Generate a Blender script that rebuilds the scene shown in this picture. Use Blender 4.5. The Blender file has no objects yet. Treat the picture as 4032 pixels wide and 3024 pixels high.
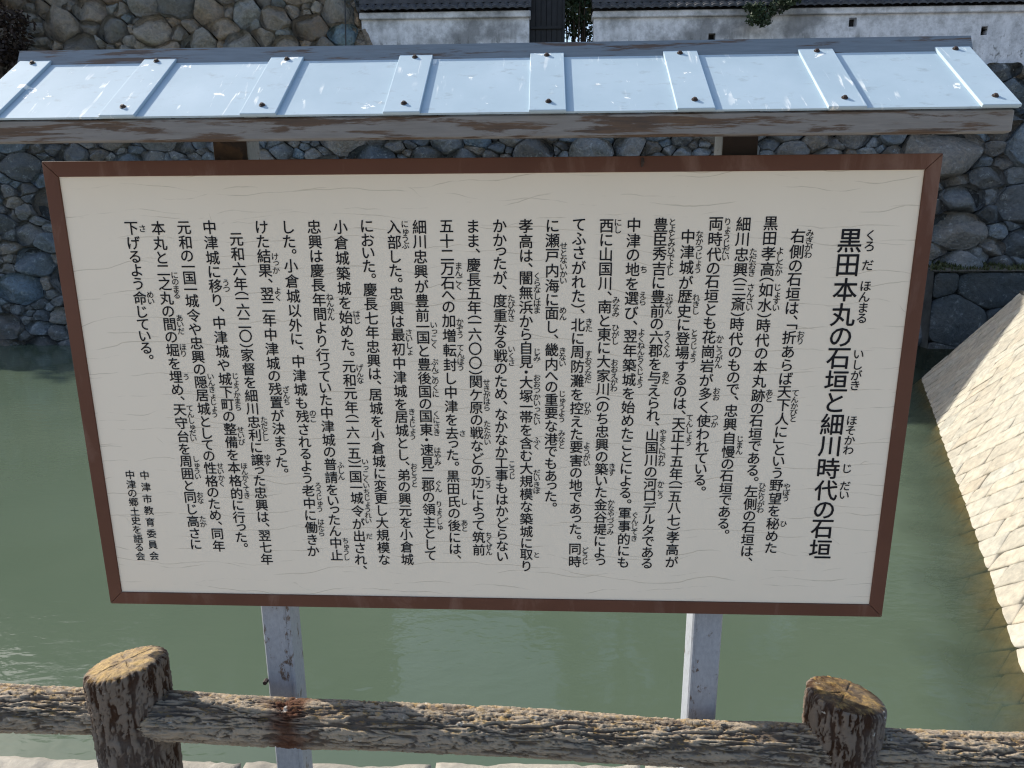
import bpy, math, random
import numpy as np
from mathutils import Vector, Matrix

rng = np.random.default_rng(7)
random.seed(7)
S = bpy.context.scene
C = S.collection

# ------------------------------------------------------------------ camera
cam = bpy.data.cameras.new('camera')
cam.sensor_width = 36.0
cam.lens = 24.412
cam.clip_start = 0.05
cam.clip_end = 2000
co = bpy.data.objects.new('camera', cam)
C.objects.link(co)
CM = Matrix(((0.99998312, 0.00581065, 0.0), (-0.00135779, 0.23366886, -0.97231529), (-0.00564979, 0.97229887, 0.2336728)))
co.matrix_world = Matrix.Translation((0, 0, 1.70)) @ CM.to_4x4()
S.camera = co

# ------------------------------------------------------------------ light
SUN = Vector((-1.0, 0.60, 0.88)).normalized()
w = bpy.data.worlds.new('World')
S.world = w
w.use_nodes = True
nt = w.node_tree
sky = nt.nodes.new('ShaderNodeTexSky')
sky.sky_type = 'NISHITA'
sky.sun_disc = False
sky.sun_elevation = math.asin(SUN.z)
sky.sun_rotation = math.atan2(SUN.x, SUN.y)
sky.air_density = 1.0
sky.dust_density = 2.0
bgn = nt.nodes['Background']
bgn.inputs['Strength'].default_value = 0.15
nt.links.new(sky.outputs[0], bgn.inputs['Color'])
sl = bpy.data.lights.new('sun', 'SUN')
sl.energy = 4.6
sl.angle = math.radians(0.5)
sl.color = (1.0, 0.94, 0.84)
so = bpy.data.objects.new('sun', sl)
C.objects.link(so)
so.rotation_euler = SUN.to_track_quat('Z', 'Y').to_euler()
S.view_settings.view_transform = 'Standard'
S.view_settings.look = 'None'
S.view_settings.exposure = 0.66
S.view_settings.gamma = 1.0
S.render.engine = 'CYCLES'
S.cycles.max_bounces = 8
S.cycles.pixel_filter_type = 'BLACKMAN_HARRIS'
S.cycles.filter_width = 1.15

# ------------------------------------------------------------------ noise
def _h(ix, iy, iz):
    n = (ix.astype(np.uint32) * np.uint32(374761393) + iy.astype(np.uint32) * np.uint32(668265263) + iz.astype(np.uint32) * np.uint32(2147483647 - 1274126177))
    n = (n ^ (n >> np.uint32(13))) * np.uint32(1274126177)
    n = n ^ (n >> np.uint32(16))
    return (n & np.uint32(0xffffff)).astype(np.float64) / 16777215.0

def vn(p):
    p = np.asarray(p, float)
    i = np.floor(p).astype(np.int64)
    f = p - i
    f = f * f * f * (f * (f * 6 - 15) + 10)
    r = 0
    for dx in (0, 1):
        wx = f[..., 0] if dx else 1 - f[..., 0]
        for dy in (0, 1):
            wy = f[..., 1] if dy else 1 - f[..., 1]
            for dz in (0, 1):
                wz = f[..., 2] if dz else 1 - f[..., 2]
                r = r + wx * wy * wz * _h(i[..., 0] + dx, i[..., 1] + dy, i[..., 2] + dz)
    return r

def fbm(p, o=4):
    p = np.asarray(p, float)
    a, s, t = 0.5, 0, 0
    for k in range(o):
        s = s + a * vn(p * 2.03 ** k + 17.3 * k)
        t += a
        a *= 0.5
    return s / t

# ------------------------------------------------------------------ object helpers
def mesh(name, v, f, mat=None, parent=None, smooth=False, cols=None):
    me = bpy.data.meshes.new(name)
    me.from_pydata([tuple(q) for q in v], [], [tuple(int(i) for i in q) for q in f])
    if cols is not None:
        a = me.color_attributes.new('tint', 'FLOAT_COLOR', 'POINT')
        cc = np.ones((len(v), 4))
        cc[:, :np.asarray(cols).shape[1]] = cols
        a.data.foreach_set('color', cc.ravel())
    if smooth:
        me.polygons.foreach_set('use_smooth', np.ones(len(me.polygons), bool))
    me.update()
    o = bpy.data.objects.new(name, me)
    C.objects.link(o)
    if mat:
        me.materials.append(mat)
    if parent:
        o.parent = parent
    return o

def tag(o, label=None, cat=None, group=None, kind=None):
    if label: o['label'] = label
    if cat: o['category'] = cat
    if group: o['group'] = group
    if kind: o['kind'] = kind
    return o

def empty(name, loc, rz=0.0):
    o = bpy.data.objects.new(name, None)
    C.objects.link(o)
    o.location = loc
    o.rotation_euler = (0, 0, rz)
    o.empty_display_size = 0.1
    return o

class MB:
    def __init__(s):
        s.v = []
        s.f = []
    def add(s, v, f):
        n = len(s.v)
        s.v += [tuple(q) for q in v]
        s.f += [tuple(int(i) + n for i in q) for q in f]
        return s
    def box(s, a, b, bev=0.0):
        x0, y0, z0 = a
        x1, y1, z1 = b
        if bev <= 0:
            v = [(x0, y0, z0), (x1, y0, z0), (x1, y1, z0), (x0, y1, z0), (x0, y0, z1), (x1, y0, z1), (x1, y1, z1), (x0, y1, z1)]
            return s.add(v, [(0, 3, 2, 1), (4, 5, 6, 7), (0, 1, 5, 4), (1, 2, 6, 5), (2, 3, 7, 6), (3, 0, 4, 7)])
        def ring(z, i):
            e = bev
            return [(x0 + i + e, y0 + i, z), (x1 - i - e, y0 + i, z), (x1 - i, y0 + i + e, z), (x1 - i, y1 - i - e, z), (x1 - i - e, y1 - i, z), (x0 + i + e, y1 - i, z), (x0 + i, y1 - i - e, z), (x0 + i, y0 + i + e, z)]
        v = ring(z0, bev) + ring(z0 + bev, 0) + ring(z1 - bev, 0) + ring(z1, bev)
        f = [tuple(range(7, -1, -1)), tuple(range(24, 32))]
        for k in range(3):
            for i in range(8):
                j = (i + 1) % 8
                f.append((k * 8 + i, k * 8 + j, k * 8 + 8 + j, k * 8 + 8 + i))
        return s.add(v, f)
    def prism(s, poly, a, ext):
        """poly: list of 3D points, extruded by vector ext"""
        n = len(poly)
        v = [tuple(p) for p in poly] + [tuple(np.add(p, ext)) for p in poly]
        f = [tuple(range(n - 1, -1, -1)), tuple(range(n, 2 * n))]
        for i in range(n):
            j = (i + 1) % n
            f.append((i, j, n + j, n + i))
        return s.add(v, f)
    def tube(s, pts, rad, m=8, cap=True):
        pts = [np.array(p, float) for p in pts]
        n = len(pts)
        v = []
        for i, p in enumerate(pts):
            d = pts[min(i + 1, n - 1)] - pts[max(i - 1, 0)]
            d /= np.linalg.norm(d) + 1e-9
            a = np.cross(d, (0.31, 0.2, 0.93) if abs(d[2]) < 0.9 else (1, 0, 0))
            a /= np.linalg.norm(a)
            b = np.cross(d, a)
            for k in range(m):
                t = 2 * math.pi * k / m
                v.append(p + rad[i] * (a * math.cos(t) + b * math.sin(t)))
        f = []
        for i in range(n - 1):
            for k in range(m):
                j = (k + 1) % m
                f.append((i * m + k, i * m + j, i * m + m + j, i * m + m + k))
        if cap:
            f.append(tuple(range(m - 1, -1, -1)))
            f.append(tuple((n - 1) * m + k for k in range(m)))
        return s.add(v, f)
    def build(s, name, mat=None, parent=None, smooth=False):
        return mesh(name, s.v, s.f, mat, parent, smooth)

# ------------------------------------------------------------------ materials
class N:
    """tiny node builder"""
    def __init__(s, name, rough=0.7, spec=0.5):
        s.m = bpy.data.materials.new(name)
        s.m.use_nodes = True
        s.t = s.m.node_tree
        s.b = s.t.nodes['Principled BSDF']
        s.b.inputs['Roughness'].default_value = rough
        s.b.inputs['Specular IOR Level'].default_value = spec
    def n(s, typ, **kw):
        q = s.t.nodes.new(typ)
        for k, v in kw.items():
            setattr(q, k, v)
        return q
    def link(s, a, b):
        s.t.links.new(a, b)
    def val(s, inp, x):
        if hasattr(x, 'links'):
            s.link(x, inp)
        else:
            inp.default_value = x
    def coord(s, scale=(1, 1, 1), obj=True, rot=(0, 0, 0)):
        tc = s.n('ShaderNodeTexCoord')
        mp = s.n('ShaderNodeMapping')
        mp.inputs['Scale'].default_value = scale
        mp.inputs['Rotation'].default_value = rot
        s.link(tc.outputs['Object' if obj else 'Generated'], mp.inputs['Vector'])
        return mp.outputs[0]
    def noise(s, vec, scale, detail=5, rough=0.55, dist=0.0):
        q = s.n('ShaderNodeTexNoise')
        s.link(vec, q.inputs['Vector'])
        q.inputs['Scale'].default_value = scale
        q.inputs['Detail'].default_value = detail
        q.inputs['Roughness'].default_value = rough
        q.inputs['Distortion'].default_value = dist
        return q.outputs['Fac']
    def ramp(s, fac, stops, interp='LINEAR'):
        q = s.n('ShaderNodeValToRGB')
        s.link(fac, q.inputs[0])
        q.color_ramp.interpolation = interp
        e = q.color_ramp.elements
        while len(e) < len(stops):
            e.new(0.5)
        for el, (p, c) in zip(e, stops):
            el.position = p
            if not hasattr(c, '__len__'):
                c = (c, c, c)
            el.color = (*c, 1)
        return q.outputs[0]
    def mix(s, fac, a, b, mode='MIX'):
        q = s.n('ShaderNodeMix', data_type='RGBA', blend_type=mode)
        s.val(q.inputs[0], fac)
        for i, x in ((6, a), (7, b)):
            if hasattr(x, 'links'):
                s.link(x, q.inputs[i])
            else:
                q.inputs[i].default_value = (*x, 1)
        return q.outputs[2]
    def math(s, op, a, b=0.0, clamp=False):
        q = s.n('ShaderNodeMath', operation=op)
        q.use_clamp = clamp
        s.val(q.inputs[0], a)
        s.val(q.inputs[1], b)
        return q.outputs[0]
    def attr(s, name='tint'):
        q = s.n('ShaderNodeAttribute')
        q.attribute_name = name
        return q
    def col(s, c):
        s.val(s.b.inputs['Base Color'], c if hasattr(c, 'links') else (*c, 1))
        return s
    def bump(s, h, strength=0.4, dist=0.01):
        q = s.n('ShaderNodeBump')
        q.inputs['Strength'].default_value = strength
        q.inputs['Distance'].default_value = dist
        s.link(h, q.inputs['Height'])
        s.link(q.outputs[0], s.b.inputs['Normal'])
        return s

def m_plain(name, c, rough=0.6, var=0.25, scale=8.0, spec=0.4, bump=0.0):
    k = N(name, rough, spec)
    v = k.coord()
    n = k.noise(v, scale)
    d = tuple(x * (1 - var) for x in c)
    e = tuple(min(1, x * (1 + var)) for x in c)
    k.col(k.ramp(n, [(0.3, d), (0.7, e)]))
    if bump:
        k.bump(k.noise(v, scale * 4), bump, 0.01)
    return k.m

def m_stone(name, base, lichen, warm, amount=0.5, bstr=0.85):
    k = N(name, 0.85, 0.3)
    v = k.coord()
    a = k.attr()
    big = k.noise(v, 1.3, 4)
    fine = k.noise(v, 9, 8, 0.7)
    sp = k.noise(v, 5.5, 9, 0.75, 0.3)
    c = k.mix(k.ramp(big, [(0.35, 0.0), (0.65, 1.0)]), base, warm)
    c = k.mix(1.0, c, a.outputs['Color'], 'MULTIPLY')
    c = k.mix(k.ramp(fine, [(0.3, 0.75), (0.72, 0.0)]), c, (base[0] * 0.35, base[1] * 0.37, base[2] * 0.4))
    c = k.mix(k.math('MULTIPLY', k.ramp(sp, [(0.56, 0.0), (0.66, 1.0)]), amount), c, lichen)
    k.col(c)
    h = k.math('ADD', k.math('MULTIPLY', k.noise(v, 4.5, 9, 0.65), 1.0), k.math('MULTIPLY', fine, 0.5))
    k.bump(h, bstr, 0.16)
    return k.m

def m_bark(name, vertical):
    k = N(name, 0.9, 0.2)
    v = k.coord()
    a = k.attr()
    hgt = a.outputs['Color']
    brown, grey = ((0.040, 0.020, 0.011), (0.155, 0.125, 0.100)) if vertical else ((0.115, 0.088, 0.066), (0.31, 0.255, 0.19))
    sep = k.n('ShaderNodeSeparateColor')
    k.link(hgt, sep.inputs[0])
    n1 = k.noise(v, 60, 6, 0.7)
    n2 = k.noise(v, 9, 4)
    f = k.math('ADD', sep.outputs[0], k.math('MULTIPLY', k.math('SUBTRACT', n1, 0.5), 0.55))
    c = k.mix(k.ramp(f, [(0.34, 0.0), (0.74, 1.0)] if not vertical else [(0.42, 0.0), (0.80, 1.0)]), brown, grey)
    c = k.mix(k.ramp(n2, [(0.45, 0.0), (0.75, 0.55)]), c, (0.16, 0.15, 0.14))
    # yellow orange lichen that lives on the upward faces
    geo = k.n('ShaderNodeNewGeometry')
    sx = k.n('ShaderNodeSeparateXYZ')
    k.link(geo.outputs['Normal'], sx.inputs[0])
    up = k.ramp(sx.outputs[2], [(0.45, 0.0), (0.9, 1.0)])
    li = k.ramp(k.noise(v, 42, 8, 0.72), [(0.50, 0.0), (0.64, 0.62)])
    c = k.mix(k.math('MULTIPLY', up, li), c, (0.40, 0.25, 0.075))
    c = k.mix(k.math('MULTIPLY', sep.outputs[2], k.ramp(k.noise(v, 30, 7, 0.7), [(0.36, 0.0), (0.58, 0.9)])), c, (0.36, 0.255, 0.115))
    # brown stain on one spot of the rail
    c = k.mix(sep.outputs[1], c, (0.075, 0.022, 0.008))
    wl = k.ramp(k.noise(v, 26, 5, 0.6), [(0.66, 0.0), (0.72, 0.7)])
    c = k.mix(wl, c, (0.50, 0.49, 0.45))
    k.col(c)
    k.bump(k.math('ADD', k.noise(v, 90, 8, 0.75), k.math('MULTIPLY', k.noise(v, 30, 6, 0.7), 1.5)), 0.7, 0.006)
    return k.m

def m_leaf(name, a_, b_):
    k = N(name, 0.6, 0.3)
    a = k.attr()
    sep = k.n('ShaderNodeSeparateColor')
    k.link(a.outputs['Color'], sep.inputs[0])
    k.col(k.mix(sep.outputs[0], a_, b_))
    k.b.inputs['Transmission Weight'].default_value = 0.0
    return k.m

def m_metal(name, base, rust=0.5, lo=0.52, stretch=(1, 1, 1), rough=0.5, scale=9.0):
    k = N(name, rough, 0.4)
    v = k.coord(stretch)
    n = k.noise(v, scale, 8, 0.68, 0.25)
    g = k.noise(v, scale * 3.3, 6, 0.6)
    c = k.mix(k.ramp(g, [(0.35, 0.0), (0.7, 0.55)]), base, tuple(x * 0.62 for x in base))
    r = k.ramp(n, [(lo, 0.0), (lo + 0.06, 1.0)])
    rc = k.ramp(g, [(0.3, (0.040, 0.023, 0.014)), (0.6, (0.095, 0.052, 0.026)), (0.8, (0.17, 0.12, 0.07))])
    c = k.mix(k.math('MULTIPLY', r, rust), c, rc)
    k.col(c)
    k.bump(k.math('SUBTRACT', g, k.math('MULTIPLY', r, 0.5)), 0.25, 0.003)
    return k.m

def m_roof():
    k = N('roof_paint', 0.75, 0.12)
    v = k.coord()
    st = k.coord((60, 9, 9), rot=(0, 0, 0))
    cl = k.noise(v, 5, 6, 0.6)
    c = k.ramp(cl, [(0.3, (0.34, 0.44, 0.51)), (0.7, (0.42, 0.52, 0.59))])
    scr = k.math('MULTIPLY', k.ramp(k.noise(st, 1.0, 4, 0.6, 0.6), [(0.60, 0.0), (0.66, 1.0)]), k.ramp(k.noise(v, 5.5, 4), [(0.5, 0.0), (0.62, 0.75)]))
    c = k.mix(scr, c, (0.86, 0.87, 0.84))
    pt = k.ramp(k.noise(v, 12.0, 8, 0.62, 0.3), [(0.64, 0.0), (0.652, 0.9)])
    c = k.mix(pt, c, (0.88, 0.88, 0.84))
    dt = k.ramp(k.noise(k.coord((22, 40, 40)), 1.0, 5, 0.7), [(0.58, 0.0), (0.72, 0.6)])
    c = k.mix(dt, c, (0.26, 0.31, 0.35))
    k.col(c)
    k.bump(cl, 0.08, 0.003)
    return k.m

def m_panel():
    k = N('cream_paint', 0.55, 0.35)
    v = k.coord()
    n = k.noise(v, 2.2, 5)
    c = k.ramp(n, [(0.3, (0.725, 0.645, 0.53)), (0.7, (0.76, 0.68, 0.565))])
    # fine paint crazing: mostly level hairlines, broken up by a mask
    wv = k.n('ShaderNodeVectorMath', operation='ADD')
    off = k.n('ShaderNodeTexNoise')
    off.inputs['Scale'].default_value = 5.0
    off.inputs['Detail'].default_value = 4
    k.link(v, off.inputs['Vector'])
    sc = k.n('ShaderNodeVectorMath', operation='SCALE')
    k.link(off.outputs['Color'], sc.inputs[0])
    sc.inputs['Scale'].default_value = 0.035
    k.link(v, wv.inputs[0])
    k.link(sc.outputs[0], wv.inputs[1])
    sx = k.n('ShaderNodeSeparateXYZ')
    k.link(wv.outputs[0], sx.inputs[0])
    f = None
    for fr_, sl_, nsc, amp_, th in ((17.0, 0.22, 1.7, 3.2, 0.46), (23.0, -0.35, 2.9, 2.6, 0.50), (9.0, 1.9, 5.0, 2.0, 0.58)):
        ph = k.math('ADD', k.math('MULTIPLY', sx.outputs[2], fr_), k.math('MULTIPLY', sx.outputs[0], fr_ * sl_ * 0.12))
        ph = k.math('ADD', ph, k.math('MULTIPLY', k.noise(v, nsc, 3, 0.5), amp_))
        d_ = k.math('ABSOLUTE', k.math('SUBTRACT', k.math('FRACT', ph), 0.5))
        ln = k.ramp(d_, [(0.0, 1.0), (0.0014 * fr_, 0.0)])
        mk = k.ramp(k.noise(k.coord((4.0, 4.0, 9.0)), 1.0 + nsc * 0.2, 4, 0.6), [(th, 0.0), (th + 0.10, 0.6)])
        g_ = k.math('MULTIPLY', ln, mk)
        f = g_ if f is None else k.math('MAXIMUM', f, g_)
    c = k.mix(f, c, (0.34, 0.285, 0.205))
    sp = k.ramp(k.noise(v, 45, 3, 0.5), [(0.76, 0.0), (0.80, 0.5)])
    c = k.mix(sp, c, (0.36, 0.30, 0.2))
    k.col(c)
    k.bump(k.math('SUBTRACT', n, f), 0.08, 0.002)
    return k.m

def m_plaster():
    k = N('lime_plaster', 0.9, 0.2)
    v = k.coord()
    n = k.noise(v, 0.55, 7, 0.62)
    f = k.noise(v, 3.2, 8, 0.72)
    st = k.noise(k.coord((3.0, 3.0, 0.6)), 1.0, 6, 0.65)
    c = k.mix(k.ramp(f, [(0.34, 0.8), (0.58, 0.0)]), (0.70, 0.715, 0.76), (0.30, 0.31, 0.33))
    c = k.mix(k.ramp(n, [(0.5, 0.0), (0.62, 0.7)]), c, (0.135, 0.14, 0.145))
    # dark algae climbing up from the foot of the wall
    tc = k.n('ShaderNodeTexCoord')
    sx = k.n('ShaderNodeSeparateXYZ')
    k.link(tc.outputs['Object'], sx.inputs[0])
    lowz = k.ramp(k.math('MULTIPLY', sx.outputs[2], 0.8), [(0.35, 1.0), (0.75, 0.0)])
    alg = k.ramp(k.math('ADD', k.math('MULTIPLY', f, 0.55), k.math('MULTIPLY', st, 0.5)), [(0.55, 0.0), (0.61, 0.85)])
    c = k.mix(k.math('MULTIPLY', lowz, alg), c, (0.075, 0.08, 0.075))
    k.col(c)
    k.bump(f, 0.25, 0.03)
    return k.m

M = {}
M['stone'] = m_stone('moat_wall_stone', (0.235, 0.248, 0.255), (0.46, 0.48, 0.47), (0.265, 0.25, 0.23), 0.7)
M['stone_warm'] = m_stone('keep_wall_stone', (0.35, 0.325, 0.275), (0.45, 0.44, 0.41), (0.36, 0.295, 0.23), 0.25)
M['stone_dark'] = m_stone('block_stone', (0.10, 0.105, 0.105), (0.34, 0.36, 0.35), (0.12, 0.115, 0.10), 0.5)
M['revet'] = m_stone('pale_revetment_stone', (0.46, 0.425, 0.345), (0.52, 0.49, 0.41), (0.42, 0.38, 0.30), 0.3, 0.12)
M['kerb'] = m_stone('kerb_concrete', (0.36, 0.335, 0.285), (0.45, 0.43, 0.38), (0.30, 0.275, 0.23), 0.3, 0.25)
M['bark_v'] = m_bark('post_bark', True)
M['bark_h'] = m_bark('rail_bark', False)
M['panel'] = m_panel()
M['ink'] = m_plain('black_lettering', (0.006, 0.006, 0.009), 0.6, 0.2, 8.0, 0.2)
M['roof'] = m_roof()
M['eave'] = m_metal('weathered_eave', (0.20, 0.19, 0.18), 0.9, 0.495, (0.5, 3, 6.0), 0.7, 9.0)
M['ridge'] = m_metal('ridge_paint', (0.16, 0.195, 0.23), 0.85, 0.53, (0.5, 3, 7.0), 0.6, 9.0)
M['post'] = m_metal('post_paint', (0.29, 0.315, 0.355), 0.9, 0.585, (1, 1, 0.55), 0.5, 42.0)
M['darkplate'] = m_metal('dark_front_plate', (0.035, 0.024, 0.02), 0.8, 0.5, (1, 1, 1), 0.8)
M['bolt'] = m_plain('rusty_bolt', (0.034, 0.022, 0.018), 0.7, 0.4, 60)
def m_frame():
    k = N('brown_frame_paint', 0.55, 0.25)
    v = k.coord()
    c = k.ramp(k.noise(v, 4, 5), [(0.3, (0.092, 0.036, 0.021)), (0.7, (0.115, 0.047, 0.029))])
    d = k.ramp(k.noise(k.coord((10, 10, 3)), 1.0, 7, 0.65, 0.5), [(0.54, 0.0), (0.70, 0.55)])
    c = k.mix(d, c, (0.22, 0.135, 0.105))
    k.col(c)
    return k.m
M['frame'] = m_frame()
M['plaster'] = m_plaster()
M['tile'] = m_plain('grey_roof_tile', (0.045, 0.048, 0.055), 0.55, 0.45, 5)
M['timber'] = m_plain('black_timber', (0.012, 0.013, 0.016), 0.7, 0.4, 4)
M['house'] = m_plain('pale_house_wall', (0.55, 0.58, 0.62), 0.8, 0.1, 2)
M['trunk'] = m_plain('tree_bark', (0.055, 0.042, 0.032), 0.9, 0.4, 6, 0.2, 0.6)
M['leaf'] = m_leaf('green_leaf', (0.018, 0.032, 0.012), (0.055, 0.085, 0.028))
M['pine'] = m_leaf('pine_leaf', (0.014, 0.026, 0.014), (0.04, 0.065, 0.03))
M['dry'] = m_leaf('dry_vine_leaf', (0.016, 0.010, 0.008), (0.045, 0.028, 0.02))
M['moss'] = m_leaf('moss_blade', (0.03, 0.04, 0.012), (0.07, 0.075, 0.03))
M['soil'] = m_plain('soil', (0.10, 0.085, 0.065), 0.95, 0.35, 3, 0.2, 0.6)
M['path'] = m_plain('gravel_path', (0.34, 0.31, 0.27), 0.95, 0.25, 30, 0.2, 0.6)
M['bed'] = m_plain('moat_silt', (0.05, 0.06, 0.035), 0.95, 0.3, 1.0)
M['hole'] = m_plain('loophole_dark', (0.02, 0.02, 0.022), 0.9, 0.2)
M['cable'] = m_plain('black_cable', (0.02, 0.02, 0.022), 0.6, 0.2)

# ------------------------------------------------------------------ setting: ground, water
WZ = -2.0
def wall_y(x, base=20.16):
    return base - 0.032 * x
YAW = -0.03398

g = MB()
g.add([(-220, -220, -0.012), (220, -220, -0.012), (220, 1.60, -0.012), (-220, 1.60, -0.012)], [(0, 1, 2, 3)])
tag(g.build('ground', M['path']), 'pale gravel path on the near bank', 'ground', kind='structure')
g = MB()
g.box((-30, 24.0, 5.2), (60, 220, 6.05))
tag(g.build('castle_ground', M['soil']), 'bare earth inside the castle wall', 'ground', kind='structure')
g = MB()
g.add([(-80, 1.2, -3.4), (80, 1.2, -3.4), (80, 40, -3.4), (-80, 40, -3.4)], [(0, 1, 2, 3)])
tag(g.build('moat_bed', M['bed']), 'dark silt on the bottom of the moat', 'ground', kind='structure')

# revetment frame (foot line at the water, direction towards the camera)
RA = np.array([9.95, 16.58, WZ])
RB = np.array([4.25, 5.06, WZ])
RD = (RB - RA)
RL = np.linalg.norm(RD)
RD = RD / RL                               # along, towards the near bank
RN = np.array([-RD[1], RD[0], 0.0])        # horizontal
if RN[0] < 0: RN = -RN                     # points away from the water (right)
def m_water():
    k = N('green_moat_water', 0.04, 0.5)
    v = k.coord()
    t = k.t
    c = k.ramp(k.noise(v, 0.25, 4), [(0.35, (0.066, 0.092, 0.064)), (0.65, (0.076, 0.102, 0.072))])
    k.col(c)
    k.b.inputs['IOR'].default_value = 1.333
    w1 = k.noise(k.coord((1.0, 2.2, 1), rot=(0, 0, 0.35)), 2.6, 3, 0.5, 0.4)
    w2 = k.noise(k.coord((1.0, 1.6, 1), rot=(0, 0, -0.5)), 7.0, 2, 0.5, 0.3)
    patch = k.ramp(k.noise(v, 0.35, 3), [(0.35, 0.25), (0.65, 1.0)])
    h = k.math('MULTIPLY', k.math('ADD', w1, k.math('MULTIPLY', w2, 0.35)), patch)
    k.bump(h, 0.22, 0.035)
    # clear shallows over the submerged foot of the stone slope
    geo = k.n('ShaderNodeNewGeometry')
    dp = k.n('ShaderNodeVectorMath', operation='DOT_PRODUCT')
    sb = k.n('ShaderNodeVectorMath', operation='SUBTRACT')
    k.link(geo.outputs['Position'], sb.inputs[0])
    sb.inputs[1].default_value = tuple(RA)
    k.link(sb.outputs[0], dp.inputs[0])
    dp.inputs[1].default_value = tuple(RN)
    d = k.math('MULTIPLY', dp.outputs['Value'], -1.0)
    d = k.math('ADD', d, k.math('MULTIPLY', k.math('SUBTRACT', k.noise(v, 1.6, 4), 0.5), 0.7))
    fac = k.ramp(k.math('MULTIPLY', d, 0.5), [(0.0, 0.75), (0.12, 0.42), (0.42, 0.0)])
    tr = k.n('ShaderNodeBsdfTransparent')
    tr.inputs[0].default_value = (0.50, 0.45, 0.31, 1)
    mx = k.n('ShaderNodeMixShader')
    k.link(fac, mx.inputs[0])
    k.link(k.b.outputs[0], mx.inputs[1])
    k.link(tr.outputs[0], mx.inputs[2])
    k.link(mx.outputs[0], t.nodes['Material Output'].inputs['Surface'])
    return k.m
g = MB()
g.add([(-80, 1.55, WZ), (40, 1.55, WZ), (40, 26, WZ), (-80, 26, WZ)], [(0, 1, 2, 3)])
tag(g.build('moat_water', m_water()), 'murky green moat water below the sign', 'water', kind='structure')

# ------------------------------------------------------------------ dry stone faces
def clip(poly, n, d):
    """keep points with p.n <= d"""
    out = []
    m = len(poly)
    for i in range(m):
        a, b = poly[i], poly[(i + 1) % m]
        da, db = a @ n - d, b @ n - d
        if da <= 0: out.append(a)
        if (da < 0) != (db < 0) and da != db:
            out.append(a + (b - a) * (da / (da - db)))
    return out

def chaikin(p, it=2, k=0.25):
    p = np.asarray(p)
    for _ in range(it):
        q = np.roll(p, -1, 0)
        p = np.stack([p * (1 - k) + q * k, p * k + q * (1 - k)], 1).reshape(-1, 2)
    return p

def resample(p, n):
    q = np.vstack([p, p[:1]])
    s = np.r_[0, np.cumsum(np.linalg.norm(np.diff(q, axis=0), axis=1))]
    t = np.linspace(0, s[-1], n, endpoint=False)
    return np.stack([np.interp(t, s, q[:, 0]), np.interp(t, s, q[:, 1])], 1)

def seeds(region, radii, tries, asp=1.35, rfun=None, rot=0.0):
    """dart throwing with falling radii; returns (u, v, r)"""
    reg = np.array(region)
    lo, hi = reg.min(0), reg.max(0)
    pts = np.zeros((0, 3))
    cr, sr = math.cos(rot), math.sin(rot)
    for r, nt_ in zip(radii, tries):
        for _ in range(nt_):
            p = lo + rng.random(2) * (hi - lo)
            rr = r * rng.uniform(0.85, 1.15) * (rfun(p) if rfun else 1.0)
            if len(pts):
                d0, d1 = pts[:, 0] - p[0], pts[:, 1] - p[1]
                a, b = (d0 * cr + d1 * sr) / asp, -d0 * sr + d1 * cr
                if (np.hypot(a, b) < (pts[:, 2] + rr) * 0.92).any():
                    continue
            pts = np.vstack([pts, [p[0], p[1], rr]])
    return pts

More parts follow.
